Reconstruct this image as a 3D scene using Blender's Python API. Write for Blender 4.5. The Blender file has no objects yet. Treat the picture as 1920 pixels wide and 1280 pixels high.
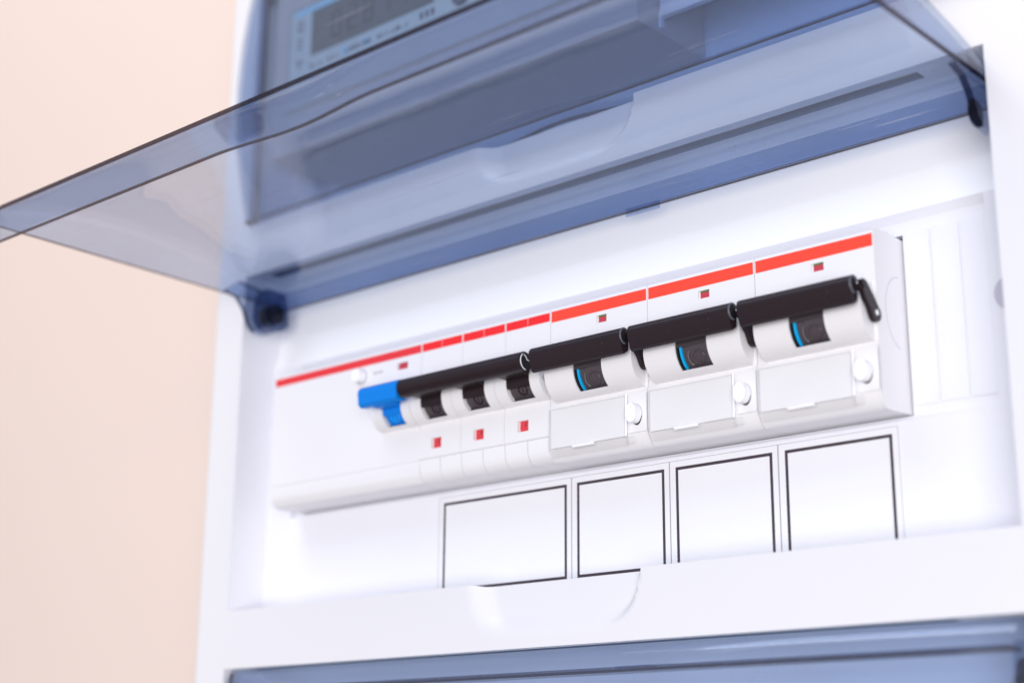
import bpy, bmesh, math, random
from mathutils import Vector
random.seed(4)
S = 0.001                       # all builder coordinates are millimetres
sc = bpy.context.scene
C = sc.collection

# ------------------------------------------------------------------ camera
cam_d = bpy.data.cameras.new("camera"); cam = bpy.data.objects.new("camera", cam_d); C.objects.link(cam)
cam.location = (0.285556, -0.336981, -0.135072)
cam.rotation_euler = (1.848979, -0.0074097, 0.7261625)
cam_d.sensor_width = 36.0
cam_d.lens = 36.0 * 2975.2055 / 1920.0
cam_d.clip_start = 0.01; cam_d.clip_end = 50.0
cam_d.dof.use_dof = True
cam_d.dof.focus_distance = 0.432
cam_d.dof.aperture_fstop = 7.5
sc.camera = cam

# ------------------------------------------------------------------ light (indoor, unseen soft key and fill lamps)
w = bpy.data.worlds.new("World"); sc.world = w; w.use_nodes = True
bg = w.node_tree.nodes["Background"]
bg.inputs[1].default_value = 0.60
_N, _L = w.node_tree.nodes, w.node_tree.links          # pale room above, warm floor below
_tc = _N.new('ShaderNodeTexCoord'); _sx = _N.new('ShaderNodeSeparateXYZ'); _L.new(_tc.outputs['Generated'], _sx.inputs[0])
_cr = _N.new('ShaderNodeValToRGB'); _mr = _N.new('ShaderNodeMapRange'); _mr.inputs[1].default_value = -1; _mr.inputs[2].default_value = 1
_L.new(_sx.outputs['Z'], _mr.inputs[0]); _L.new(_mr.outputs[0], _cr.inputs[0])
_e = _cr.color_ramp.elements
_e[0].position = .30; _e[0].color = (.46, .42, .43, 1); _e[1].position = .50; _e[1].color = (.93, .93, 1.0, 1)
_L.new(_cr.outputs[0], bg.inputs[0])

def area(name, loc, target, size, power, col):
    d = bpy.data.lights.new(name, 'AREA'); d.shape = 'RECTANGLE'; d.size, d.size_y = size
    d.energy = power; d.color = col
    o = bpy.data.objects.new(name, d); C.objects.link(o); o.location = loc
    o.rotation_euler = (Vector(target) - Vector(loc)).to_track_quat('-Z', 'Y').to_euler()
    return o
area("upper_key_light", (-0.35, -0.62, 0.9), (-0.2, 0, 0.12), (0.7, 0.5), 6.0, (1.0, 0.985, 0.985))  # unseen key lamp above left, brightens frame and wall
area("low_fill_light", (0.92, -1.38, -0.28), (0, 0, 0.03), (1.2, 0.9), 25.5, (0.99, 0.98, 1.0))  # unseen fill lamp, added to brighten the recess under the open cover
sc.view_settings.view_transform = 'Standard'; sc.view_settings.look = 'None'
sc.view_settings.exposure = 0.0; sc.view_settings.gamma = 1.0
sc.cycles.use_denoising = True
sc.cycles.max_bounces = 16; sc.cycles.transparent_max_bounces = 32
sc.cycles.caustics_reflective = False

# ------------------------------------------------------------------ materials
def nodes(name):
    m = bpy.data.materials.new(name); m.use_nodes = True
    return m, m.node_tree.nodes, m.node_tree.links, m.node_tree.nodes["Principled BSDF"]
def plastic(name, col, rough=0.38, var=0.02, bump=0.05, scale=900.0, spec=0.4, grain=4200.0, dust=0.0):
    m, N, L, b = nodes(name)
    tc = N.new('ShaderNodeTexCoord')
    n1 = N.new('ShaderNodeTexNoise'); n1.inputs['Scale'].default_value = 45; n1.inputs['Detail'].default_value = 6
    L.new(tc.outputs['Object'], n1.inputs['Vector'])
    mx = N.new('ShaderNodeMix'); mx.data_type = 'RGBA'
    a = [max(0, c * (1 - var)) for c in col]; c2 = [min(1, c * (1 + var * .6)) for c in col]
    mx.inputs[6].default_value = (*a, 1); mx.inputs[7].default_value = (*c2, 1)
    L.new(n1.outputs['Fac'], mx.inputs[0])
    colout = mx.outputs[2]
    if dust:
        nd = N.new('ShaderNodeTexNoise'); nd.inputs['Scale'].default_value = 1500; nd.inputs['Detail'].default_value = 2
        L.new(tc.outputs['Object'], nd.inputs['Vector'])
        rp = N.new('ShaderNodeMapRange'); rp.inputs[1].default_value = .72; rp.inputs[2].default_value = .80; rp.inputs[4].default_value = dust
        L.new(nd.outputs['Fac'], rp.inputs[0])
        m2 = N.new('ShaderNodeMix'); m2.data_type = 'RGBA'; m2.inputs[7].default_value = (.6, .58, .6, 1)
        L.new(rp.outputs[0], m2.inputs[0]); L.new(colout, m2.inputs[6]); colout = m2.outputs[2]
    L.new(colout, b.inputs['Base Color'])
    n2 = N.new('ShaderNodeTexNoise'); n2.inputs['Scale'].default_value = scale; n2.inputs['Detail'].default_value = 3
    L.new(tc.outputs['Object'], n2.inputs['Vector'])
    mr = N.new('ShaderNodeMapRange'); mr.inputs[3].default_value = rough * .85; mr.inputs[4].default_value = rough * 1.2
    L.new(n1.outputs['Fac'], mr.inputs[0]); L.new(mr.outputs[0], b.inputs['Roughness'])
    bp = N.new('ShaderNodeBump'); bp.inputs['Strength'].default_value = bump; bp.inputs['Distance'].default_value = 0.00012
    L.new(n2.outputs['Fac'], bp.inputs['Height']); L.new(bp.outputs['Normal'], b.inputs['Normal'])
    b.inputs['Specular IOR Level'].default_value = spec
    return m
def tinted(name, tint, dusty=0.0, gloss=1.0, rough=0.04):
    """transparent coloured plastic: each surface tints what passes and mirrors a little"""
    m, N, L, b = nodes(name); N.remove(b); out = N["Material Output"]
    tc = N.new('ShaderNodeTexCoord')
    tr = N.new('ShaderNodeBsdfTransparent')
    nz = N.new('ShaderNodeTexNoise'); nz.inputs['Scale'].default_value = 28; nz.inputs['Detail'].default_value = 3
    L.new(tc.outputs['Object'], nz.inputs['Vector'])
    mxc = N.new('ShaderNodeMix'); mxc.data_type = 'RGBA'
    mxc.inputs[6].default_value = (*[t * .97 for t in tint], 1); mxc.inputs[7].default_value = (*[min(1, t * 1.03) for t in tint], 1)
    L.new(nz.outputs['Fac'], mxc.inputs[0]); L.new(mxc.outputs[2], tr.inputs[0])
    gl = N.new('ShaderNodeBsdfGlossy'); gl.inputs['Roughness'].default_value = rough
    geo = N.new('ShaderNodeNewGeometry')
    ior = N.new('ShaderNodeMapRange'); ior.inputs[3].default_value = 1.49; ior.inputs[4].default_value = 1 / 1.49
    L.new(geo.outputs['Backfacing'], ior.inputs[0])
    fr = N.new('ShaderNodeFresnel'); L.new(ior.outputs[0], fr.inputs['IOR'])
    bp = N.new('ShaderNodeBump'); bp.inputs['Strength'].default_value = .25; bp.inputs['Distance'].default_value = .0002
    n3 = N.new('ShaderNodeTexNoise'); n3.inputs['Scale'].default_value = 60; n3.inputs['Detail'].default_value = 1
    L.new(tc.outputs['Object'], n3.inputs['Vector']); L.new(n3.outputs['Fac'], bp.inputs['Height'])
    L.new(bp.outputs['Normal'], gl.inputs['Normal']); 
    mg = N.new('ShaderNodeMath'); mg.operation = 'MULTIPLY'; mg.inputs[1].default_value = gloss
    L.new(fr.outputs[0], mg.inputs[0])
    mix = N.new('ShaderNodeMixShader'); L.new(mg.outputs[0], mix.inputs[0]); L.new(tr.outputs[0], mix.inputs[1]); L.new(gl.outputs[0], mix.inputs[2])
    last = mix.outputs[0]
    if dusty:
        # dust specks, gathered in drifts, and a few fine scratches
        dn = N.new('ShaderNodeTexNoise'); dn.inputs['Scale'].default_value = 2600; dn.inputs['Detail'].default_value = 1
        L.new(tc.outputs['Object'], dn.inputs['Vector'])
        dr = N.new('ShaderNodeMapRange'); dr.inputs[1].default_value = .69; dr.inputs[2].default_value = .76
        L.new(dn.outputs['Fac'], dr.inputs[0])
        cl = N.new('ShaderNodeTexNoise'); cl.inputs['Scale'].default_value = 22; cl.inputs['Detail'].default_value = 4
        L.new(tc.outputs['Object'], cl.inputs['Vector'])
        cr = N.new('ShaderNodeMapRange'); cr.inputs[1].default_value = .5; cr.inputs[2].default_value = .66
        L.new(cl.outputs['Fac'], cr.inputs[0])
        mu = N.new('ShaderNodeMath'); mu.operation = 'MULTIPLY'; L.new(dr.outputs[0], mu.inputs[0]); L.new(cr.outputs[0], mu.inputs[1])
        mp = N.new('ShaderNodeMapping'); mp.inputs['Rotation'].default_value = (.1, .2, .5); mp.inputs['Scale'].default_value = (30, 1400, 1400)
        L.new(tc.outputs['Object'], mp.inputs[0])
        sn = N.new('ShaderNodeTexNoise'); sn.inputs['Scale'].default_value = 1; sn.inputs['Detail'].default_value = 0
        L.new(mp.outputs[0], sn.inputs['Vector'])
        sr = N.new('ShaderNodeMapRange'); sr.inputs[1].default_value = .80; sr.inputs[2].default_value = .84; sr.inputs[4].default_value = .5
        L.new(sn.outputs['Fac'], sr.inputs[0])
        ad = N.new('ShaderNodeMath'); ad.operation = 'MAXIMUM'; L.new(mu.outputs[0], ad.inputs[0]); L.new(sr.outputs[0], ad.inputs[1])
        sca = N.new('ShaderNodeMath'); sca.operation = 'MULTIPLY'; sca.inputs[1].default_value = dusty; L.new(ad.outputs[0], sca.inputs[0])
        base = N.new('ShaderNodeMath'); base.operation = 'ADD'; base.inputs[1].default_value = .012; L.new(sca.outputs[0], base.inputs[0])
        df = N.new('ShaderNodeBsdfDiffuse'); df.inputs[0].default_value = (.75, .74, .8, 1)
        m2 = N.new('ShaderNodeMixShader'); L.new(base.outputs[0], m2.inputs[0]); L.new(last, m2.inputs[1]); L.new(df.outputs[0], m2.inputs[2])
        last = m2.outputs[0]
    L.new(last, out.inputs[0])
    return m
M = {}
M['white'] = plastic('white_cabinet_plastic', (.745, .74, .775), .36, .012, .04)
M['cove'] = plastic('white_moulded_recess_plastic', (.93, .93, .95), .4, .01, .03)
M['slot'] = plastic('soffit_shade_blue', (.17, .23, .35), .6, .05, .04)  # dark blue puts the soffit's shade into the colour
M['plate'] = plastic('white_cover_plate_plastic', (.80, .80, .845), .32, .01, .03)
M['device'] = plastic('light_grey_device_plastic', (.825, .81, .825), .42, .012, .06, 1500)
M['flap'] = plastic('white_label_card', (.83, .82, .83), .5, .01, .03)
M['button'] = plastic('bright_white_button_plastic', (.93, .93, .95), .3, .004, .02)
M['black'] = plastic('brown_black_handle_plastic', (.020, .011, .014), .38, .15, .3, 2400, .28, dust=.18)
M['rotor'] = plastic('dark_grey_rotor_plastic', (.072, .058, .066), .33, .12, .2, 1800, .4)
M['rim'] = plastic('dark_grey_rim_plastic', (.11, .11, .14), .35, .1, .1)  # grey, lighter than the black bar
M['emboss'] = plastic('translucent_grey_emboss', (.17, .15, .17), .25, .1, .1)
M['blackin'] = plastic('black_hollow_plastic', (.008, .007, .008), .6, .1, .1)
M['blue'] = plastic('blue_toggle_plastic', (.0, .215, .74), .35, .05, .1, 1500, spec=.22)
M['bluelit'] = plastic('pale_blue_emboss', (.02, .36, .92), .3, .05, .1, 1500)
M['cyan'] = plastic('cyan_ring_plastic', (.0, .40, .80), .35, .03, .03)
M['red'] = plastic('orange_red_print', (.93, .075, .045), .4, .03, .03, spec=.2)
M['red2'] = plastic('scarlet_print', (.90, .03, .035), .4, .03, .03, spec=.2)
M['red3'] = plastic('crimson_print', (.80, .045, .055), .42, .03, .03, spec=.2)
M['flag'] = plastic('red_indicator_flag', (.55, .05, .075), .4, .06, .05)
M['flag2'] = plastic('bright_red_indicator_flag', (.72, .05, .065), .4, .06, .05)
M['green'] = plastic('green_indicator_edge', (.09, .22, .06), .45, .05, .05)
M['paper'] = plastic('white_label_paper', (.79, .79, .82), .6, .006, .05, 2500)
M['ink'] = plastic('dark_frame_ink', (.055, .038, .050), .5, .1, .02)
M['ink2'] = plastic('thin_grey_ink', (.30, .27, .33), .5, .05, .02)
M['grey'] = plastic('grey_detail_plastic', (.52, .51, .58), .5, .03, .04)  # small grey details; on the screw hole disc it paints inner shade
M['lowplate'] = plastic('shade_grey_cover_plate', (.30, .33, .37), .5, .03, .04)  # plate darkened in colour for the shade behind the closed lowest cover
M['meter'] = plastic('pale_grey_meter_plastic', (.46, .44, .44), .5, .03, .06)
M['meterface'] = plastic('light_meter_faceplate', (.47, .53, .53), .5, .03, .04)
M['lcd'] = plastic('grey_lcd_glass', (.135, .14, .14), .5, .05, .02)
M['lcdink'] = plastic('dark_lcd_segments', (.075, .08, .08), .5, .05, .02)
M['marks'] = plastic('dark_meter_print', (.12, .12, .16), .5, .05, .02)
M['cyanprint'] = plastic('pale_blue_meter_print', (.30, .60, .75), .5, .05, .02)
M['inside'] = plastic('grey_cabinet_interior', (.74, .84, .95), .6, .05, .05)
M['metal'] = plastic('pale_clip_edge', (.75, .75, .80), .25, .03, .05, spec=.8)
TI = (.765, .82, .915)
M['smoke'] = tinted('smoky_blue_clear_plastic', TI, dusty=.45)
M['smoke_edge'] = tinted('smoky_plastic_thick_edge', (.13, .095, .11), gloss=.7, rough=.2)
M['smoke_dark'] = tinted('smoky_plastic_solid_hook', (.16, .18, .28), gloss=.8, rough=.15)
M['bracket'] = tinted('smoky_hinge_bracket', (.42, .50, .66), gloss=.9, rough=.12)
M['clear'] = tinted('clear_label_flap_plastic', (.997, .997, .998), gloss=.7, rough=.08)

def wallmat():
    m, N, L, b = nodes('painted_plaster')
    tc = N.new('ShaderNodeTexCoord')
    n = N.new('ShaderNodeTexNoise'); n.inputs['Scale'].default_value = 3; n.inputs['Detail'].default_value = 5
    L.new(tc.outputs['Object'], n.inputs['Vector'])
    mx = N.new('ShaderNodeMix'); mx.data_type = 'RGBA'
    mx.inputs[6].default_value = (.745, .615, .55, 1); mx.inputs[7].default_value = (.775, .65, .59, 1)
    L.new(n.outputs['Fac'], mx.inputs[0]); L.new(mx.outputs[2], b.inputs['Base Color'])
    b.inputs['Roughness'].default_value = .85
    n2 = N.new('ShaderNodeTexNoise'); n2.inputs['Scale'].default_value = 260; n2.inputs['Detail'].default_value = 8
    L.new(tc.outputs['Object'], n2.inputs['Vector'])
    bp = N.new('ShaderNodeBump'); bp.inputs['Strength'].default_value = .3; bp.inputs['Distance'].default_value = .0006
    L.new(n2.outputs['Fac'], bp.inputs['Height']); L.new(bp.outputs['Normal'], b.inputs['Normal'])
    return m
M['wall'] = wallmat()

# ------------------------------------------------------------------ helpers
def empty(name, loc, label=None, cat=None, group=None):
    o = bpy.data.objects.new(name, None); C.objects.link(o); o.location = Vector(loc) * S
    o.empty_display_size = .01; o['_mm'] = loc
    if label: o['label'] = label
    if cat: o['category'] = cat
    if group: o['group'] = group
    return o
def wloc(o):
    p = Vector((0, 0, 0))
    while o is not None:
        p += o.location; o = o.parent
    return p
def link(name, bm, mats, parent=None, origin=None, bevel=0.0, smooth=35, seg=2):
    """bm in world millimetres -> one mesh object; vertices become relative to its origin"""
    if bevel:
        es = [e for e in bm.edges if len(e.link_faces) == 2 and e.calc_face_angle(0) > math.radians(38)]
        bmesh.ops.bevel(bm, geom=es, offset=bevel, segments=seg, profile=.6, affect='EDGES', clamp_overlap=True)
    me = bpy.data.meshes.new(name)
    pw = wloc(parent) if parent else Vector((0, 0, 0))
    og = Vector(origin) * S if origin else pw
    bmesh.ops.transform(bm, matrix=__import__('mathutils').Matrix.Scale(S, 4), verts=bm.verts)
    bmesh.ops.translate(bm, vec=-og, verts=bm.verts)
    bmesh.ops.recalc_face_normals(bm, faces=bm.faces) if not bm.faces.layers.int.get('keep') else None
    bm.to_mesh(me); bm.free()
    for m in (mats if isinstance(mats, (list, tuple)) else [mats]): me.materials.append(m)
    if smooth:
        for p in me.polygons: p.use_smooth = True
        me.set_sharp_from_angle(angle=math.radians(smooth))
    o = bpy.data.objects.new(name, me); C.objects.link(o)
    if parent: o.parent = parent
    o.location = og - pw
    return o
def box(bm, x0, x1, y0, y1, z0, z1, mat=0):
    v = [bm.verts.new(p) for p in ((x0,y0,z0),(x1,y0,z0),(x1,y1,z0),(x0,y1,z0),(x0,y0,z1),(x1,y0,z1),(x1,y1,z1),(x0,y1,z1))]
    for f in ((0,1,5,4),(1,2,6,5),(2,3,7,6),(3,0,4,7),(4,5,6,7),(3,2,1,0)):
        bm.faces.new([v[i] for i in f]).material_index = mat
def prism(bm, x0, x1, yz, mat=0, edge=None):
    """extrude a closed YZ outline along X"""
    a = [bm.verts.new((x0, y, z)) for y, z in yz]; b = [bm.verts.new((x1, y, z)) for y, z in yz]
    n = len(yz)
    bm.faces.new(a).material_index = mat; bm.faces.new(b[::-1]).material_index = mat
    for i in range(n):
        j = (i + 1) % n
        bm.faces.new((a[i], b[i], b[j], a[j])).material_index = mat if edge is None else edge
def prism_y(bm, y0, y1, xz, mat=0):
    a = [bm.verts.new((x, y0, z)) for x, z in xz]; b = [bm.verts.new((x, y1, z)) for x, z in xz]
    n = len(xz)
    bm.faces.new(a).material_index = mat; bm.faces.new(b[::-1]).material_index = mat
    for i in range(n):
        j = (i + 1) % n; bm.faces.new((a[i], b[i], b[j], a[j])).material_index = mat
def arc(cy, cz, r, a0, a1, n, rz=None):
    rz = rz or r
    return [(cy + r * math.cos(math.radians(a0 + (a1 - a0) * i / n)), cz + rz * math.sin(math.radians(a0 + (a1 - a0) * i / n))) for i in range(n + 1)]
def tube(bm, pts, r, n=8, mat=0):
    rings = []
    for i, p in enumerate(pts):
        p = Vector(p); d = (Vector(pts[min(i + 1, len(pts) - 1)]) - Vector(pts[max(i - 1, 0)])).normalized()
        u = d.orthogonal().normalized() if i == 0 else (u - d * u.dot(d)).normalized()
        v = d.cross(u)
        rings.append([bm.verts.new(p + r * (u * math.cos(2 * math.pi * k / n) + v * math.sin(2 * math.pi * k / n))) for k in range(n)])
    for a, b in zip(rings, rings[1:]):
        for k in range(n): bm.faces.new((a[k], a[(k + 1) % n], b[(k + 1) % n], b[k])).material_index = mat
    bm.faces.new(rings[0][::-1]).material_index = mat; bm.faces.new(rings[-1]).material_index = mat
def body(bm, x0, x1, prof, holes=()):
    """prof: front (Y,Z) outline from the back of the top round to the back of the bottom; holes: (xa,xb,za,zb,depth)"""
    pr = list(prof)
    for h in holes:
        for z in (h[3], h[2]):
            for i in range(len(pr) - 1):
                (ya, za), (yb, zb) = pr[i], pr[i + 1]
                if za > z + 1e-6 and zb < z - 1e-6:
                    t = (z - za) / (zb - za); pr.insert(i + 1, (ya + (yb - ya) * t, z)); break
    xs = sorted({x0, x1, *[h[0] for h in holes], *[h[1] for h in holes]})
    V = [[bm.verts.new((x, y, z)) for (y, z) in pr] for x in xs]
    for i in range(len(xs) - 1):
        for j in range(len(pr) - 1):
            xc = (xs[i] + xs[i + 1]) / 2; zc = (pr[j][1] + pr[j + 1][1]) / 2
            if any(h[0] < xc < h[1] and h[2] < zc < h[3] and pr[j][0] < 6 for h in holes): continue
            bm.faces.new((V[i][j], V[i][j + 1], V[i + 1][j + 1], V[i + 1][j]))
    bm.faces.new(V[0]); bm.faces.new(V[-1][::-1])
    for xa, xb, za, zb, d in holes:
        def yat(z):
            for i in range(len(pr) - 1):
                if pr[i][1] >= z >= pr[i + 1][1] and pr[i][0] < 6: 
                    t = (pr[i][1] - z) / max(1e-9, pr[i][1] - pr[i + 1][1]); return pr[i][0] + (pr[i + 1][0] - pr[i][0]) * t
            return 0
        yt, yb = yat(zb), yat(za)
        o = [(xa, yb, za), (xb, yb, za), (xb, yt, zb), (xa, yt, zb)]; q = [(x, y + d, z) for x, y, z in o]
        a = [bm.verts.new(p) for p in o]; b = [bm.verts.new(p) for p in q]
        for i in range(4): bm.faces.new((a[i], a[(i + 1) % 4], b[(i + 1) % 4], b[i]))
        bm.faces.new(b)
    bmesh.ops.remove_doubles(bm, verts=bm.verts, dist=1e-4)
def copy_tree(o, parent=None):
    c = o.copy(); C.objects.link(c); c.parent = parent
    for ch in list(o.children): copy_tree(ch, c)
    return c
NB = bmesh.new

# ------------------------------------------------------------------ the wall behind
bm = NB(); box(bm, -1800, 1500, 92, 140, -1500, 1500)
wl = link('wall', bm, M['wall']); wl['kind'] = 'structure'; wl['label'] = 'pale pinkish beige painted wall behind the cabinet'

# ------------------------------------------------------------------ the cabinet
XL, XR, YF, YP = -138.8, 138.4, -2.4, 12.6
PITCH = 135.6
ZT, ZB = 39.6, -77.1                       # opening of the middle window
cab = empty('distribution_cabinet', (0, 92, -215), 'white wall mounted distribution cabinet with three smoky blue flip covers, the middle one open', 'electrical cabinet')
cab_bot, cab_top = -226, 196

# front frame: two stiles and the bars between windows, each bar with a scooped finger notch
bm = NB()
def quad(p): return bm.faces.new([bm.verts.new(q) for q in p])
def strip(x0, y0, x1, y1, z0, z1): quad([(x0, y0, z0), (x1, y1, z0), (x1, y1, z1), (x0, y0, z1)])
XO = 155.5
for sgn in (-1, 1):
    xi = XL if sgn < 0 else XR
    pts = [(xi, YF)] + [(sgn * (XO - 2.5 + 2.5 * math.sin(a)), YF + 2.5 - 2.5 * math.cos(a)) for a in [math.radians(t) for t in (0, 18, 36, 54, 72, 90)]] + [(sgn * XO, 92)]
    for a, b in zip(pts, pts[1:]): strip(a[0], a[1], b[0], b[1], cab_bot, cab_top)
quad([(-XO, YF, cab_top), (XO, YF, cab_top), (XO, 92, cab_top), (-XO, 92, cab_top)])
quad([(-XO, YF, cab_bot), (XO, YF, cab_bot), (XO, 92, cab_bot), (-XO, 92, cab_bot)])
def sstep(t): t = max(0, min(1, t)); return t * t * (3 - 2 * t)
def notch_depth(x, dz):                    # dz: distance below the bar's top edge
    D = 15.6; t = dz / D
    if t >= 1.05: return 0, 0
    hw = 18 + 13.2 * math.sqrt(max(0, 1 - min(1, t) ** 2.4))
    xx = x - 1.5
    side = sstep((hw - xx) / (1.2 + 4.0 * t)) if xx > 0 else sstep((hw + xx) / (9 + 3 * t))
    fl = sstep((1.04 - t) / .5)
    return side * fl * (3.4 * (1 - .45 * min(1, t))), side
def bar(ztop, zbot, notch=True):
    nx, nz = 300, 30
    xs = [XL + (XR - XL) * i / nx for i in range(nx + 1)]
    V = []
    for x in xs:
        col = []
        for k in range(nz + 1):
            dz = (ztop - zbot) * k / nz
            d, s_ = notch_depth(x, dz) if notch else (0, 0)
            zz = ztop - dz - (0.9 * s_ if k == 0 else 0)
            col.append(bm.verts.new((x, YF + d, zz)))
        V.append(col)
    for i in range(nx):
        for k in range(nz): bm.faces.new((V[i][k], V[i][k + 1], V[i + 1][k + 1], V[i + 1][k])).smooth = True
    for i in range(nx):                                    # top of the bar running back into the opening
        a, b = V[i][0], V[i + 1][0]
        bm.faces.new((a, b, bm.verts.new((b.co.x, YP + 3, b.co.z)), bm.verts.new((a.co.x, YP + 3, a.co.z))))
    strip(0, 0, 0, 0, 0, 0) if False else None
link('housing', bm, M['white'], cab, smooth=0)
bm = NB()
bar(ZB + PITCH, ZT); link('frame_bar', bm, M['white'], cab, smooth=28); bm = NB()
bar(ZB, ZT - PITCH); link('frame_bar', bm, M['white'], cab, smooth=28); bm = NB()
bar(ZB - PITCH, cab_bot); link('frame_bar', bm, M['white'], cab, smooth=28); bm = NB()
bar(cab_top, ZT + PITCH, False); link('frame_bar', bm, M['white'], cab, smooth=28); bm = NB()
# reveals of the openings
side_quads = []
for k in (-1, 0, 1):
    t, b_ = ZT + k * PITCH, ZB + k * PITCH
    back = 36 if k == 1 else 20
    for x in (XL, XR): side_quads.append([(x, YF, b_), (x, back, b_), (x, back, t), (x, YF, t)])
    if k < 1:
        sl = [(5.6, t), (9.0, t), (12.5, t - .6), (15.4, t - 2.6), (16.9, t - 5.6), (17.3, t - 9), (17.0, t - 12.5), (16.4, t - 16), (15.6, t - 20), (14.7, t - 24), (13.7, t - 27.6), (13.0, t - 29.8), (YP, t - 31.2)]
        quad([(XL, YF, t), (XR, YF, t), (XR, 1.1, t), (XL, 1.1, t)])
        quad([(XL, 1.1, t), (-130, 1.1, t), (-130, 5.6, t), (XL, 5.6, t)]); quad([(119, 1.1, t), (XR, 1.1, t), (XR, 5.6, t), (119, 5.6, t)])
        for (ya, za), (yb, zb) in zip(sl, sl[1:]):
            quad([(XL, ya, za), (XR, ya, za), (XR, yb, zb), (XL, yb, zb)])
    else:
        quad([(XL, YF, t), (XR, YF, t), (XR, back, t), (XL, back, t)])
bmesh.ops.remove_doubles(bm, verts=bm.verts, dist=1e-3)
link('window_reveals', bm, M['cove'], cab, smooth=30)
bm = NB()
for k in (-1, 0):
    t = ZT + k * PITCH; a0, a1, b0, b1 = -130, 119, 1.1, 5.6
    bm = NB(); quad([(a0, b0, t), (a1, b0, t), (a1, b0, t + 8), (a0, b0, t + 8)]); quad([(a0, b1, t), (a1, b1, t), (a1, b1, t + 8), (a0, b1, t + 8)])
    quad([(a0, b0, t), (a0, b1, t), (a0, b1, t + 8), (a0, b0, t + 8)]); quad([(a1, b0, t), (a1, b1, t), (a1, b1, t + 8), (a1, b0, t + 8)]); quad([(a0, b0, t + 8), (a1, b0, t + 8), (a1, b1, t + 8), (a0, b1, t + 8)])
    bmesh.ops.remove_doubles(bm, verts=bm.verts, dist=1e-3); link('soffit_shade_slot', bm, M['slot'], cab, smooth=0)  # slot added and coloured dark to give the shaded soffit band
for q_ in side_quads:
    bm = NB(); quad(q_); link('side_reveal', bm, M['plate'], cab, smooth=0)

# middle cover plate with the shallow panel, the device cut-out and the blanks
bm = NB(); bm.faces.layers.int.new('keep')
RX0, RX1, RZ0, RZ1 = -126.4, 128.7, -45.4, 8.4
HX0, HX1, HZ0, HZ1 = -122.9, 105.35, -44.1, 3.1
YR = 14.7
def pq(x0, x1, z0, z1, y=YP): quad([(x0, y, z0), (x1, y, z0), (x1, y, z1), (x0, y, z1)])
pq(XL, XR, RZ1, 8.45); pq(XL, RX0, RZ0, RZ1); pq(RX1, XR, RZ0, RZ1); pq(XL, XR, ZB - 3, RZ0)
quad([(RX0, YP, RZ1), (RX1, YP, RZ1), (RX1, YR, RZ1 - 1.9), (RX0, YR, RZ1 - 1.9)])
for x in (RX0, RX1): quad([(x, YP, RZ1), (x, YR, RZ1 - 1.9), (x, YR, RZ0), (x, YP, RZ0)])
quad([(RX0, YP, RZ0), (RX1, YP, RZ0), (RX1, YR, RZ0), (RX0, YR, RZ0)])
pq(RX0, RX1, HZ1, RZ1 - 1.9, YR); pq(RX0, RX1, RZ0, HZ0, YR); pq(RX0, HX0, HZ0, HZ1, YR); pq(HX1, RX1, HZ0, HZ1, YR)
for x in (HX0, HX1): quad([(x, YR, HZ0), (x, YR + 2.5, HZ0), (x, YR + 2.5, HZ1), (x, YR, HZ1)])
for z in (HZ0, HZ1): quad([(HX0, YR, z), (HX1, YR, z), (HX1, YR + 2.5, z), (HX0, YR + 2.5, z)])
link('cover_plate', bm, M['plate'], cab, smooth=0)
first = None
for i, x in enumerate((105.9, 113.35, 121.25)):
    wd = (6.9, 7.35, 7.2)[i]
    bm = NB(); box(bm, x, x + wd, YR - .45, YR + .4, -41.8, 3.3)
    link('blanking_piece', bm, M['plate'], cab, origin=(x, YR, 0), bevel=.3)
bm = NB()
prism_y(bm, YP - .5, YP + .5, [(134.0 + 4.3 * math.cos(a), -18.4 + 4.3 * math.sin(a)) for a in [2 * math.pi * i / 36 for i in range(36)]])
link('screw_hole_disc', bm, M['grey'], cab, origin=(135.3, YP, -18.4), bevel=.25)  # raised grey disc, its colour standing in for shade inside a hole
# lower plate and the deep meter bay
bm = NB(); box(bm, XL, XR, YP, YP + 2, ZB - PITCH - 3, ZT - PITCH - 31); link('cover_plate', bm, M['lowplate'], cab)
bm = NB(); bm.faces.layers.int.new('keep')
quad([(XL, 36, ZB + PITCH), (XR, 36, ZB + PITCH), (XR, 36, ZT + PITCH), (XL, 36, ZT + PITCH)])
quad([(XL, YP + 3, ZB + PITCH - .3), (XR, YP + 3, ZB + PITCH - .3), (XR, 36, ZB + PITCH - .3), (XL, 36, ZB + PITCH - .3)])
link('meter_bay', bm, M['inside'], cab, smooth=0)
bm = NB(); box(bm, 33.6, XR - .2, 10.5, 12.6, 87.5, ZT + PITCH - 1)
box(bm, -134, 33.6, 11.2, 12.6, 84.5, 90.0)
link('bay_plate', bm, M['plate'], cab, bevel=.4)

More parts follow.
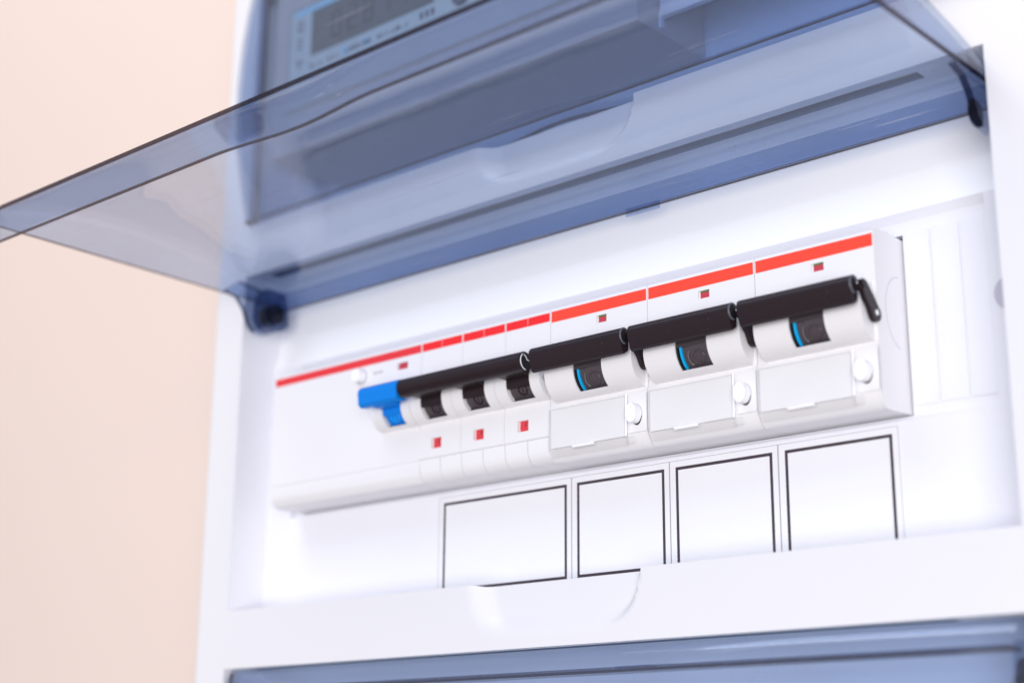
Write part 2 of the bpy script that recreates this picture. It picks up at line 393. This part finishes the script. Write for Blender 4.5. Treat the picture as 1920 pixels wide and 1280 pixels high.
# ------------------------------------------------------------------ smoky flip covers (closed shape in mm, hinge at top)
PIV = (3.5, 27.5)
KEY = [(38.9, -.5), (38.4, -1.6), (37.4, -2.6), (34.5, -3.7), (28, -5.1), (19, -7.2), (4, -10.3), (-12, -12.4), (-31, -13.4), (-51, -12.2), (-65, -9.4), (-73, -7.3), (-76.9, -6.3)]
def yo(z):
    for (z0, y0), (z1, y1) in zip(KEY, KEY[1:]):
        if z0 >= z >= z1: return y0 + (y1 - y0) * (z0 - z) / (z0 - z1)
    return KEY[-1][1]
def yout(z):
    if z > 32 : return yo(z)
    return sum(yo(max(-76.9, min(38.9, z + d))) for d in (-5, -2.5, 0, 2.5, 5)) / 5 if z > -71 else yo(z)
def make_cover():
    zs = [38.9, 38.5, 37.9, 37.1, 36, 34.5, 32] + [30 - 2.5 * i for i in range(42)] + [-76.2, -76.9]
    zs = sorted({z for z in zs if z >= -76.9}, reverse=True)
    T, HW, MATE = 1.5, 138.1, -.3
    def ring(z, inner):
        y = yout(z) + (T if inner else 0); hw = HW - (T if inner else 0)
        r = 3.2 - (T if inner else 0) * .9
        f = lambda v: min(v, MATE)
        cols = [(-hw, MATE), (-hw, f(y + r)), (-hw + r * .12, f(y + r * .5)), (-hw + r * .5, f(y + r * .12)), (-hw + r, f(y))]
        cols += [(x, f(y)) for x in [-hw + r + (2 * hw - 2 * r) * i / 40 for i in range(1, 40)]]
        return [(x, yy) for x, yy in cols] + [(-x, yy) for x, yy in cols[4::-1]]
    bm = NB()
    O = [[bm.verts.new((x, y, z)) for x, y in ring(z, False)] for z in zs]
    I = [[bm.verts.new((x, y, z)) for x, y in ring(z, True)] for z in zs]
    n = len(O[0])
    for G in (O, I):
        for a, b in zip(G, G[1:]):
            for k in range(n - 1): bm.faces.new((a[k], a[k + 1], b[k + 1], b[k]))
    for a, b, c, d in zip(O, O[1:], I, I[1:]):
        for k in (0, n - 1): bm.faces.new((a[k], b[k], d[k], c[k])).material_index = 1
    for r_ in (0, -1):
        for k in range(n - 1): bm.faces.new((O[r_][k], O[r_][k + 1], I[r_][k + 1], I[r_][k])).material_index = 1
    cov = link('transparent_cover', bm, [M['smoke'], M['smoke_edge']], cab, origin=(0, PIV[0], PIV[1]), smooth=40)
    # hanging front lip, its middle set back as a finger grip
    bm = NB(); n = 120; A = []
    for i in range(n + 1):
        x = -HW + 2 * HW * i / n
        sb = 2.2 * .5 * (1 + math.cos(math.pi * max(-1, min(1, x / 31))))
        dip = .1 * .5 * (1 + math.cos(math.pi * max(-1, min(1, x / 31))))
        y0, y1 = -4.75, 5.3 + dip
        A.append([bm.verts.new(p) for p in ((x, y0, -76.9 + sb), (x, y1, -76.9 + sb), (x, y1, -75.4 + sb), (x, y0, -75.4 + sb))])
    for a, b in zip(A, A[1:]):
        for k in range(4): bm.faces.new((a[k], a[(k + 1) % 4], b[(k + 1) % 4], b[k])).material_index = 1 if k == 1 else 0
    bm.faces.new(A[0]).material_index = 1; bm.faces.new(A[-1][::-1]).material_index = 1
    link('grip_lip', bm, [M['smoke'], M['smoke_edge']], cov, smooth=40)
    # rear stiffening ridge
    bm = NB(); box(bm, -133.5, 133.5, -3.2, 3.3, 31.6, 33.0)
    for f in bm.faces:
        if abs(f.normal.y) > .5 or f.calc_center_median().y > 3.2: f.material_index = 1
    link('rear_ridge', bm, [M['smoke'], M['smoke_edge']], cov, smooth=0)
    bm = NB(); box(bm, 21, 33, 1.6, 4.1, 33.05, 33.6); link('snap_tab', bm, M['smoke'], cov)
    # hinge arms with hooks and pins
    for s in (-1, 1):
        op = [(-14, 31.4), (-8.6, 30), (-5.6, 26.6), (-3.2, 21.6), (-.6, 19.3), (3.6, 18.9), (7.2, 20.6), (9.3, 24.5), (9.8, 33.5), (2, 34.8), (-8, 36)]
        yz = [(31 - z, y + 24) for y, z in op]
        bm = NB(); prism(bm, s * 134.4, s * 136.3, yz, 0, 0)
        bm.normal_update()
        for f_ in bm.faces:                       # thick moulded front rim of the hook
            c_ = f_.calc_center_median()
            if abs(f_.normal.x) < .5 and c_.z < 24 and c_.z > 12: f_.material_index = 1
        link('hinge_arm', bm, [M['smoke'], M['smoke_dark']], cov, smooth=30)
        bm = NB(); cy, cz = 31 - 25.2, 3.2 + 24
        prism(bm, s * (127.5 if s < 0 else 132.2), s * 133.1, arc(cy, cz, 3.5, 0, 345, 23))
        link('hinge_pin', bm, M['smoke_dark'], cov, smooth=40)
        if s < 0:
            bm = NB(); prism(bm, -133.9, -128.5, [(cy + a_, cz + b_) for a_, b_ in ((-8.5, -4), (-8.5, 4), (-3, 6), (3, 6), (5.2, 3.5), (6, 0), (5.2, -3.5), (2, -5.5), (-3, -5.5))]); link('hinge_bracket', bm, M['bracket'], cov, bevel=.5)
    return cov
c_mid = make_cover(); c_mid.rotation_euler = (math.radians(-90), 0, 0)
c_mid['label'] = 'smoky blue cover swung fully open above the breakers'
for k, lab in ((1, 'closed smoky blue cover over the meter bay'), (-1, 'closed smoky blue cover of the lowest window')):
    c = copy_tree(c_mid, cab); c.rotation_euler = (0, 0, 0); c.location = c_mid.location + Vector((0, 0, k * PITCH * S)); c['label'] = lab

# ------------------------------------------------------------------ two-module breakers
def rotor_emblem(th, x, cy, cz, r, R, mat, parent):
    """raised ring with a bar (the ON mark) lying on the rotor drum"""
    def on(dx, ds):                        # ds: arc length along the drum from angle a0
        a = math.radians(212) + ds / r
        return (x + dx, cy + (r + .02) * math.cos(a), cz + (r + .02) * math.sin(a))
    bm = NB()
    tube(bm, [on(R * math.cos(t), R * math.sin(t)) for t in [2 * math.pi * i / 28 for i in range(29)]], .26, 6)
    link('on_mark_ring', bm, mat, parent, smooth=60)
    bm = NB(); tube(bm, [on(0, -R * .45), on(0, 0), on(0, R * .55)], .2, 6); link('on_mark_bar', bm, mat, parent, smooth=60)
def bar_outline(cy=-9.3, cz=-15.6, r=2.2):
    return arc(cy, cz + .1, r, 50, 168, 12) + [(-11.45, -15.9), (-10.1, -20.1), (-9.3, -20.5), (-7.7, -19.4), (-7.4, -17.2)]
def hollow_bar(bm, x0, x1, r=2.2, cy=-9.3, cz=-15.6):
    out = bar_outline(cy, cz, r)
    prism(bm, x0, x1, out)
def hood_outline(cy, cz, r, soft=1.6):
    a = arc(cy, cz, r, 101, 259, 26)
    a = [p for p in a if p[0] < .02]
    return [(.6, a[0][1] + .1)] + a + [(-.02 if False else .02, a[-1][1] - .25), (.6, a[-1][1] - .3)]
def two_module(x0):
    t = empty('circuit_breaker', (x0, 0, -44), 'x', 'circuit breaker', 'wide two module breakers')
    X = lambda v: x0 + v
    prof = [(40, 1.8), (13, 1.8), (6, 2.0), (2.4, 1.7), (.5, 1.1), (.05, .55), (0, .2), (0, -27.2), (-.15, -28.2), (-.55, -29.0), (-.7, -30), (-.7, -39.8), (-.3, -41.5), (.7, -43.2), (1.6, -44.1), (2.6, -44.5), (4, -44.5), (13.5, -43.9), (40, -43.9)]
    bm = NB(); body(bm, X(.1), X(34.9), prof, [(X(17.0), X(20.6), -6.7, -4.5, .6)])
    link('body', bm, M['device'], t, smooth=32)
    bm = NB(); tube(bm, [(X(34.92), y, z) for y, z in arc(12.0, -18.5, 7.6, 92, 262, 40, 9.5)], .09, 6); link('side_knockout', bm, M['grey'], t, smooth=60)
    bm = NB(); box(bm, X(.4), X(34.6), -.06, .02, -3.35, -.05); link('red_stripe', bm, M['red'], t)
    bm = NB(); box(bm, X(17.5), X(20.55), .4, .55, -6.65, -4.95); link('indicator', bm, M['flag'], t)
    bm = NB(); box(bm, X(17.5), X(20.55), .37, .55, -4.93, -4.55); link('indicator_edge', bm, M['green'], t)
    cy, cz, r = 1.3, -20.4, 7.75
    W0, W1 = 13.5, 23.6
    ho = hood_outline(cy, cz, r)
    bm = NB(); prism(bm, X(3.1), X(W0), ho); prism(bm, X(W1), X(34.0), ho)
    link('toggle_hood', bm, M['device'], t, bevel=.3, smooth=30)
    bm = NB(); prism(bm, X(W0 - .02), X(W1 + .02), arc(cy, cz, r - .01, 234, 259, 8) + [(.6, cz - r + .1), (.6, -26.6)])
    link('hood_sill', bm, M['device'], t, smooth=30)
    # window floor and sides
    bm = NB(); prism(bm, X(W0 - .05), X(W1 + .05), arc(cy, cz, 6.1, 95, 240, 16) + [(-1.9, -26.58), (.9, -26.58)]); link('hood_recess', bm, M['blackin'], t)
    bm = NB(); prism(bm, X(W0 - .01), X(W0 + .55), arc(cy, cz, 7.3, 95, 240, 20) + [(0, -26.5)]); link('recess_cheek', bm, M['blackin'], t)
    # rotor drum
    rr = 6.85
    bm = NB(); prism(bm, X(W0 + 1.9), X(W1 - .35), arc(cy, cz, rr, 120, 243, 18) + [(cy, cz)])
    rot = link('rotor', bm, M['rotor'], t, bevel=.15, smooth=30)
    bm = NB(); prism(bm, X(W0 + 4.2), X(W1 - .35), arc(cy, cz, rr + .35, 150, 228, 14) + arc(cy, cz, rr - 1, 228, 150, 6)); link('rotor_step', bm, M['rotor'], rot, bevel=.1)
    bm = NB(); prism(bm, X(W0 + 1.05), X(W0 + 1.75), arc(cy, cz, rr + .35, 150, 236, 20) + arc(cy, cz, rr - 1.0, 236, 150, 10)); link('cyan_ring', bm, M['cyan'], t, smooth=30)
    rotor_emblem(t, X(W0 + 6.6), cy, cz, rr + .38, 1.85, M['rotor'], rot)
    bm = NB(); tube(bm, [(X(W0 + 4.9) - 1.7 * math.sin(u), cy + (rr + .12) * math.cos(math.radians(212) + 2.6 * math.cos(u) / rr), cz + (rr + .12) * math.sin(math.radians(212) + 2.6 * math.cos(u) / rr)) for u in [math.radians(35 + 5 * i) for i in range(23)]], .2, 6)
    link('rotor_arc', bm, M['emboss'], rot, smooth=60)
    # the neck between bar and rotor
    bm = NB(); prism(bm, X(W0 + .25), X(W1 - .3), arc(cy, cz, 7.6, 150, 184, 12) + [(-4.6, -21.2), (-4.6, -17)]); link('toggle_neck', bm, M['rotor'], t, bevel=.2)
    bm = NB(); box(bm, X(W0 + .6), X(W1 - .5), -9.6, -5.6, -19.4, -16.8); link('toggle_neck', bm, M['rotor'], t, bevel=.2)
    # bar handle
    bm = NB(); hollow_bar(bm, X(1.5), X(33.9))
    hb = link('handle_bar', bm, M['black'], t, bevel=.35, smooth=45)
    bm = NB(); prism(bm, X(33.85), X(34.02), arc(-9.3, -15.6, 1.25, 0, 345, 22, 1.7)); link('bar_socket', bm, M['blackin'], hb)
    bm = NB()
    ring = arc(-9.3, -15.6, 1.9, 30, 275, 20, 2.1)
    tube(bm, [(X(34.0), y, z) for y, z in ring], .3, 8); link('socket_rim', bm, M['rim'], hb, smooth=60)
    # link arm on the right with its pivot
    o = [(-8.1, -14.4), (-7.3, -13.9), (-5.9, -14.2), (-3.6, -16.2), (-1.6, -18.3), (.1, -20.2)] + arc(-1.5, -21.4, 2.15, 35, -150, 10) + [(-4.6, -20.4), (-6.6, -18.6), (-7.7, -16.8), (-7.0, -15.9)]
    bm = NB(); prism(bm, X(34.3), X(35.6), o); ar = link('link_arm', bm, M['black'], t, bevel=.22, smooth=40)
    bm = NB(); prism(bm, X(35.5), X(35.75), arc(-1.5, -21.3, .72, 0, 345, 20)); link('pivot_pin', bm, M['button'], ar, bevel=.08)
    bm = NB(); prism(bm, X(33.9), X(35.2), arc(-7.3, -15.9, .95, 0, 345, 16)); link('arm_peg', bm, M['black'], ar)
    # label flap: paper card, clear cover with rim, slot, rod, hinge knob
    bm = NB(); box(bm, X(1.2), X(27.6), -1.25, -.8, -41.0, -30.0); link('label_card', bm, M['flap'], t, bevel=.1)
    bm = NB(); prism(bm, X(.9), X(27.9), [(-.75, -29.6), (-1.6, -29.7), (-2.1, -30.3), (-2.1, -40.6), (-1.5, -42.3), (-.2, -43.6), (.6, -43.4), (-.6, -41.4), (-.75, -40.6)])
    fl = link('label_flap', bm, M['clear'], t, bevel=.3, smooth=30)
    bm = NB(); prism(bm, X(9.6), X(17.4), [(-2.05, -41.0), (-2.3, -41.2), (-2.1, -41.7), (-1.7, -41.9)]); link('flap_slot', bm, M['button'], fl, bevel=.08)
    bm = NB(); tube(bm, [(X(28.3), -1.5, -29.3), (X(28.3), -1.7, -41.2)], .3, 10); link('flap_rod', bm, M['button'], fl, smooth=60)
    bm = NB(); tube(bm, [(X(.7), -1.2, -29.9), (X(.7), -1.5, -41.6)], .28, 8); link('flap_rod', bm, M['clear'], fl, smooth=60)
    bm = NB(); prism(bm, X(27.9), X(30.2), arc(-.6, -42.3, 1.0, 0, 340, 18)); link('hinge_knob', bm, M['clear'], fl, bevel=.15)
    # lower right step of the body beside the flap
    bm = NB(); box(bm, X(29.2), X(34.9), -1.15, .1, -40.4, -29.6); link('button_block', bm, M['device'], t, bevel=.3)
    # oval test button
    bm = NB(); cx, czb = 31.55, -35.45
    prism_y(bm, -4.0, -.9, [(X(cx) + 1.75 * math.cos(a), czb + 2.65 * math.sin(a)) for a in [2 * math.pi * i / 40 for i in range(40)]])
    link('test_button', bm, M['button'], t, bevel=.22, smooth=35)
    bm = NB(); prism_y(bm, -1.2, -1.1, [(X(cx) + .08 + 1.98 * math.cos(a), czb - .08 + 2.88 * math.sin(a)) for a in [2 * math.pi * i / 40 for i in range(40)]])
    link('button_gap', bm, M['grey'], t)
    bm = NB(); prism_y(bm, -1.3, -1.2, [(X(cx) + .22 + 1.5 * math.cos(a), czb - .62 + 2.42 * math.sin(a)) for a in [2 * math.pi * i / 40 for i in range(40)]])
    link('button_shade', bm, M['blackin'], t)  # dark ellipse set lower, painted as shade beneath the button
    return t
b0 = two_module(0.0)
labs = ['wide breaker with black bar handle and cyan ring, next to the three pole breaker',
        'wide breaker with black bar handle and cyan ring, between two others of its kind',
        'wide breaker at the right end of the row, link arm and side face exposed']
for i, lab in enumerate(labs):
    o = b0 if i == 0 else copy_tree(b0)
    o.location = Vector((35.0 * i, 0, -44)) * S; o['label'] = lab

# ------------------------------------------------------------------ three pole breaker
mc = empty('circuit_breaker', (-52.5, 0, -44), 'three pole breaker with one long black bar handle and three red square flags', 'circuit breaker')
MW0, MW1 = 4.6, 13.6
mprof = [(40, 1.8), (13, 1.8), (6, 2.0), (2.4, 1.7), (.5, 1.1), (.05, .55), (0, .2), (0, -26.6), (-.1, -27.6), (-.25, -28.6), (-.25, -36.7), (.15, -37.0)]
def tab_prof(back=22): return [(back, -37.05), (.15, -37.05), (.1, -37.6), (.25, -40.4), (.7, -42.0), (1.7, -43.3), (3.4, -43.9), (back, -43.9)]
def pole_base(x0, th, holez=True):
    bm = NB(); body(bm, x0 + .08, x0 + 17.42, mprof + [(1.0, -37.0), (13.5, -36.9), (40, -36.9)], [(x0 + 5.2, x0 + 9.35, -34.1, -30.9, .95)] if holez else [])
    p = link('pole_body', bm, M['device'], th, smooth=32)
    ho = hood_outline(1.5, -19.8, 6.5)
    bm = NB(); prism(bm, x0 + .1, x0 + MW0, ho); prism(bm, x0 + MW1, x0 + 17.4, ho)
    link('toggle_hood', bm, M['device'], th, bevel=.4, smooth=30)
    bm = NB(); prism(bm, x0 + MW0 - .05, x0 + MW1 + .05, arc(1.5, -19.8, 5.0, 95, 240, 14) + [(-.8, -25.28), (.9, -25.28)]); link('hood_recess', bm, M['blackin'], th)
    bm = NB(); prism(bm, x0 + MW0 - .02, x0 + MW1 + .02, arc(1.5, -19.8, 6.49, 238, 259, 8) + [(.6, -26.2), (.6, -25.3)]); link('hood_sill', bm, M['device'], th, smooth=30)
    return p
for k in range(3):
    x0 = -52.5 + 17.5 * k
    pole_base(x0, mc)
    bm = NB(); box(bm, x0 + 5.6, x0 + 9.3, .45, .65, -34.1, -30.9); fg = link('indicator', bm, M['flag2'], mc)
    bm = NB(); box(bm, x0 + 7.6, x0 + 7.9, .4, .46, -32.6, -31.3); link('indicator_mark', bm, M['ink'], fg)
    for j in range(2):
        bm = NB(); prism(bm, x0 + 8.75 * j + .12, x0 + 8.75 * (j + 1) - .12, tab_prof()); link('terminal_cover', bm, M['device'], mc, bevel=.45, smooth=40)
        bm = NB(); box(bm, x0 + 8.75 * j + (.3 if j == 0 else .08), x0 + 8.75 * (j + 1) - (.3 if j else .08), -.06, .02, -2.75, -.15); link('red_stripe', bm, M['red2'], mc)
    bm = NB(); prism(bm, x0 + MW0 + .5, x0 + MW1 - .15, arc(1.5, -19.8, 5.4, 120, 243, 14) + [(1.5, -19.8)]); rt = link('rotor', bm, M['rotor'], mc, bevel=.15, smooth=30)
    rotor_emblem(mc, x0 + 9.6, 1.5, -19.8, 5.42, 1.5, M['black'], rt)
    bm = NB(); prism(bm, x0 + MW0 + .15, x0 + MW1 - .15, [(-9.6, -18.0), (-8.2, -19.3)] + arc(1.5, -19.8, 6.4, 176, 200, 8) + [(-3.8, -22.0), (-4.2, -17), (-8, -16.5)]); link('toggle_neck', bm, M['black'], mc, bevel=.25)
bm = NB(); prism(bm, -51.2, -2.0, arc(-8.9, -16.4, 2.95, 0, 350, 35))
hb = link('handle_bar', bm, M['black'], mc, bevel=.4, smooth=50)
bm = NB(); prism(bm, -2.05, -1.85, arc(-8.7, -16.4, 2.3, 0, 345, 24)); link('bar_socket', bm, M['blackin'], hb)
bm = NB()
tube(bm, [(-1.7, y, z) for y, z in arc(-8.7, -16.4, 2.5, 130, 262, 14)], .17, 6)
tube(bm, [(-1.5, y, z) for y, z in ((-9.9, -14.6), (-9.2, -15.0), (-8.6, -15.9), (-7.8, -16.1))], .15, 6)
link('clip_edge', bm, M['metal'], hb, smooth=60)
bm = NB(); prism(bm, -.12, .05, arc(-3.0, -20.4, .75, 0, 345, 16)); link('hood_rivet', bm, M['grey'], mc)

# ------------------------------------------------------------------ residual current block with the blue toggle
rc = empty('residual_current_block', (-122.5, 0, -44), 'plain white block at the left end with blue toggle and round white button', 'residual current device')
bm = NB()
body(bm, -122.4, -70.0, [(40, 1.8), (13, 1.8), (6, 2.0), (2.4, 1.7), (.5, 1.1), (.05, .55), (0, .2), (0, -36.9), (.25, -37.1), (.2, -40.6), (.8, -42.3), (2.0, -43.6), (3.6, -44.0), (13.5, -43.9), (40, -43.9)])
link('body', bm, M['device'], rc, smooth=32)
bm = NB()
body(bm, -69.98, -52.62, [(40, 1.8), (13, 1.8), (6, 2.0), (2.4, 1.7), (.5, 1.1), (.05, .55), (0, .2), (0, -36.9), (.25, -37.1), (.2, -40.6), (.8, -42.3), (2.0, -43.6), (3.6, -44.0), (13.5, -43.9), (40, -43.9)], [(-63.3, -58.6, -6.7, -4.5, 1.0)])
link('neutral_pole_body', bm, M['device'], rc, smooth=32)
bm = NB(); box(bm, -122.2, -52.8, -.06, .02, -2.75, -.15); link('red_stripe', bm, M['red3'], rc)
bm = NB(); box(bm, -63.0, -58.7, .6, .8, -6.7, -4.5); link('indicator', bm, M['flag'], rc)
bm = NB(); prism_y(bm, -2.6, .02, [(-79.9 + 2.15 * math.cos(a), -5.9 + 2.15 * math.sin(a)) for a in [2 * math.pi * i / 32 for i in range(32)]]); link('test_button', bm, M['button'], rc, bevel=.3, smooth=35)
bm = NB(); prism_y(bm, -.05, .02, [(-79.8 + 2.7 * math.cos(a), -6.0 + 2.7 * math.sin(a)) for a in [2 * math.pi * i / 32 for i in range(32)]]); link('button_gap', bm, M['grey'], rc)
bm = NB(); 
for i, hh in enumerate((.9, .7, .7, .8)): box(bm, -73.9 + 1.05 * i, -73.9 + 1.05 * i + .55, -.03, .02, -5.9 - hh / 2, -5.9 + hh / 2)
link('print_mark', bm, M['ink2'], rc)
ho = hood_outline(1.5, -19.8, 6.5)
bm = NB(); prism(bm, -69.4, -70 + MW0 + .6, ho); prism(bm, -70 + MW1, -52.7, ho); link('toggle_hood', bm, M['device'], rc, bevel=.5, smooth=30)
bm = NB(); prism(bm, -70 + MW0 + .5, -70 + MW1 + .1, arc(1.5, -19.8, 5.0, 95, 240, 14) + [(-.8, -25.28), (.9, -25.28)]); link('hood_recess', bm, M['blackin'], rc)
bm = NB(); prism(bm, -70 + MW0 + .55, -70 + MW1 + .02, arc(1.5, -19.8, 6.49, 238, 259, 8) + [(.6, -26.2), (.6, -25.3)]); link('hood_sill', bm, M['device'], rc, smooth=30)
bm = NB()
prism(bm, -69.3, -52.4, arc(-8.7, -15.6, 2.4, 40, 200, 14) + [(-10.7, -19.0), (-9.6, -19.9), (-7.0, -19.6)])
prism(bm, -64.3, -56.6, [(-9.8, -18.6), (-8.4, -20.2)] + arc(1.5, -19.8, 6.4, 184, 204, 8) + [(-3.6, -22.2), (-4.2, -17), (-8, -16.5)])
tg = link('blue_toggle', bm, M['blue'], rc, bevel=.45, smooth=40)
bm = NB(); prism(bm, -52.45, -52.28, arc(-8.6, -16.6, 1.35, 0, 345, 20, 2.3)); link('toggle_socket', bm, M['blackin'], tg)
bm = NB(); prism(bm, -70 + MW0 + 1.5, -70 + MW1 - .1, arc(1.5, -19.8, 5.7, 120, 243, 14) + [(1.5, -19.8)]); rt = link('rotor', bm, M['blue'], rc, bevel=.15, smooth=30)
rotor_emblem(rc, -60.2, 1.5, -19.8, 5.72, 1.7, M['bluelit'], rt)

# ------------------------------------------------------------------ paper labels
GR = 'paper labels under the breakers'
def paper(x0, x1, lab):
    z1, z0 = -46.6, -80.5
    y = YP - .22
    bm = NB(); box(bm, x0, x1, y, YP - .02, z0, z1)
    o = link('paper_label', bm, M['paper'], None, origin=((x0 + x1) / 2, YP, z0))
    o['label'] = lab; o['category'] = 'label'; o['group'] = GR
    bm = NB(); e = .1
    box(bm, x0, x1, y - .03, y + .01, z1 - e, z1); box(bm, x0, x0 + e, y - .03, y + .01, z0, z1 - e); box(bm, x1 - e, x1, y - .03, y + .01, z0, z1 - e)
    link('cut_line', bm, M['ink2'] , o)
    bm = NB(); fx0, fx1, fz1, fz0, t = x0 + 2.0, x1 - 1.75, -48.4, -75.75, .85
    box(bm, fx0, fx1, y - .03, y + .01, fz1 - t, fz1); box(bm, fx0, fx1, y - .03, y + .01, fz0, fz0 + t)
    box(bm, fx0, fx0 + t, y - .03, y + .01, fz0 + t, fz1 - t); box(bm, fx1 - t, fx1, y - .03, y + .01, fz0 + t, fz1 - t)
    link('black_frame', bm, M['ink'], o)
x0 = -2.5
paper(-55.7, x0 - .05, 'widest blank black framed label, leftmost of the four, under the three pole breaker')
paper(x0 + .05, x0 + 34.85, 'narrow blank black framed label directly right of the widest one, above the notch')
paper(x0 + 34.95, x0 + 69.75, 'narrow blank black framed label below the middle one of the wide breakers')
paper(x0 + 69.85, x0 + 104.6, 'rightmost blank black framed label, under the last breaker of the row')

# ------------------------------------------------------------------ electricity meter behind the closed upper cover
mt = empty('electricity_meter', (-50, 62, 83), 'pale grey electricity meter with a dark digital display behind the closed cover', 'meter')
MF = .6
bm = NB(); box(bm, -132.4, 32.6, MF, 35, 83, 172); link('meter_case', bm, M['meter'], mt, bevel=2.0, seg=3)
bm = NB(); box(bm, -124.5, 20, MF - .5, MF + .2, 98, 138.6); link('face_frame', bm, M['marks'], mt)
bm = NB(); box(bm, -123.6, 19, MF - .9, MF + .2, 99, 137.8); fp = link('faceplate', bm, M['meterface'], mt, bevel=.3)
bm = NB(); box(bm, -111.6, -50.5, MF - 1.1, MF - .5, 117.3, 134.6); link('display', bm, M['lcd'], mt, bevel=.15)
bm = NB()
SEG = {'0': 'abcdef', '2': 'abged', '8': 'abcdefg', '1': 'bc'}
def seg7(bm, ch, x, z, w_, h, t, y):
    R = {'a': (0, w_, h - t, h), 'g': (0, w_, h / 2 - t / 2, h / 2 + t / 2), 'd': (0, w_, 0, t), 'f': (0, t, h / 2 + .3, h - t - .1), 'b': (w_ - t, w_, h / 2 + .3, h - t - .1), 'e': (0, t, t + .1, h / 2 - .3), 'c': (w_ - t, w_, t + .1, h / 2 - .3)}
    for s in SEG[ch]:
        a, b, c, d = R[s]; box(bm, x + a, x + b, y - .05, y, z + c, z + d)
for i, ch in enumerate('028111'): seg7(bm, ch, -101 + 8.2 * i, 120.5, 5.0, 10.5, 1.1, MF - 1.1)
link('display_digits', bm, M['lcdink'], mt)
bm = NB()
for x, z, w_, h in ((-119.2, 128.6, 2.6, .7), (-119.2, 132.0, 2.6, .7), (-119.4, 129.2, .7, 2.8), (-117.2, 129.2, .7, 2.8),
                    (-119.2, 121.6, 2.4, .7), (-119.2, 123.4, 2.4, .7), (-119.2, 125.2, 2.4, .7), (-118.2, 113.6, .7, 2.4), (-119.6, 116.0, 1.2, 1.2), (-117.4, 116.0, 1.2, 1.2)):
    box(bm, x, x + w_, MF - .95, MF - .88, z, z + h)
for i in range(22):
    x = -112 + i * 2.3; h = random.choice((.9, 1.3, 1.6, .7))
    if random.random() < .72: box(bm, x, x + random.choice((.7, 1.2, 1.6)), MF - .95, MF - .88, 112.6, 112.6 + h)
for i in range(3): box(bm, -57 + 2.6 * i, -57 + 2.6 * i + 1.6, MF - .95, MF - .88, 112.8, 115.4)
link('printed_marks', bm, M['marks'], mt)
bm = NB(); pass
for a_, b_, c_, d_ in ((-121, -100, 134.8, 137), (-95, -92, 112.4, 114.8), (-84, -81, 112.4, 114.8)):
    bm = NB(); box(bm, a_, b_, MF - .95, MF - .88, c_, d_); link('blue_print', bm, M['cyanprint'], mt)
bm = NB(); prism_y(bm, MF - 2.0, MF - .8, [(-38 + 3.2 * math.cos(a), 114.5 + 2.6 * math.sin(a)) for a in [2 * math.pi * i / 24 for i in range(24)]]); link('meter_button', bm, M['marks'], mt, bevel=.3)

for o in bpy.data.objects:
    if '_mm' in o: del o['_mm']
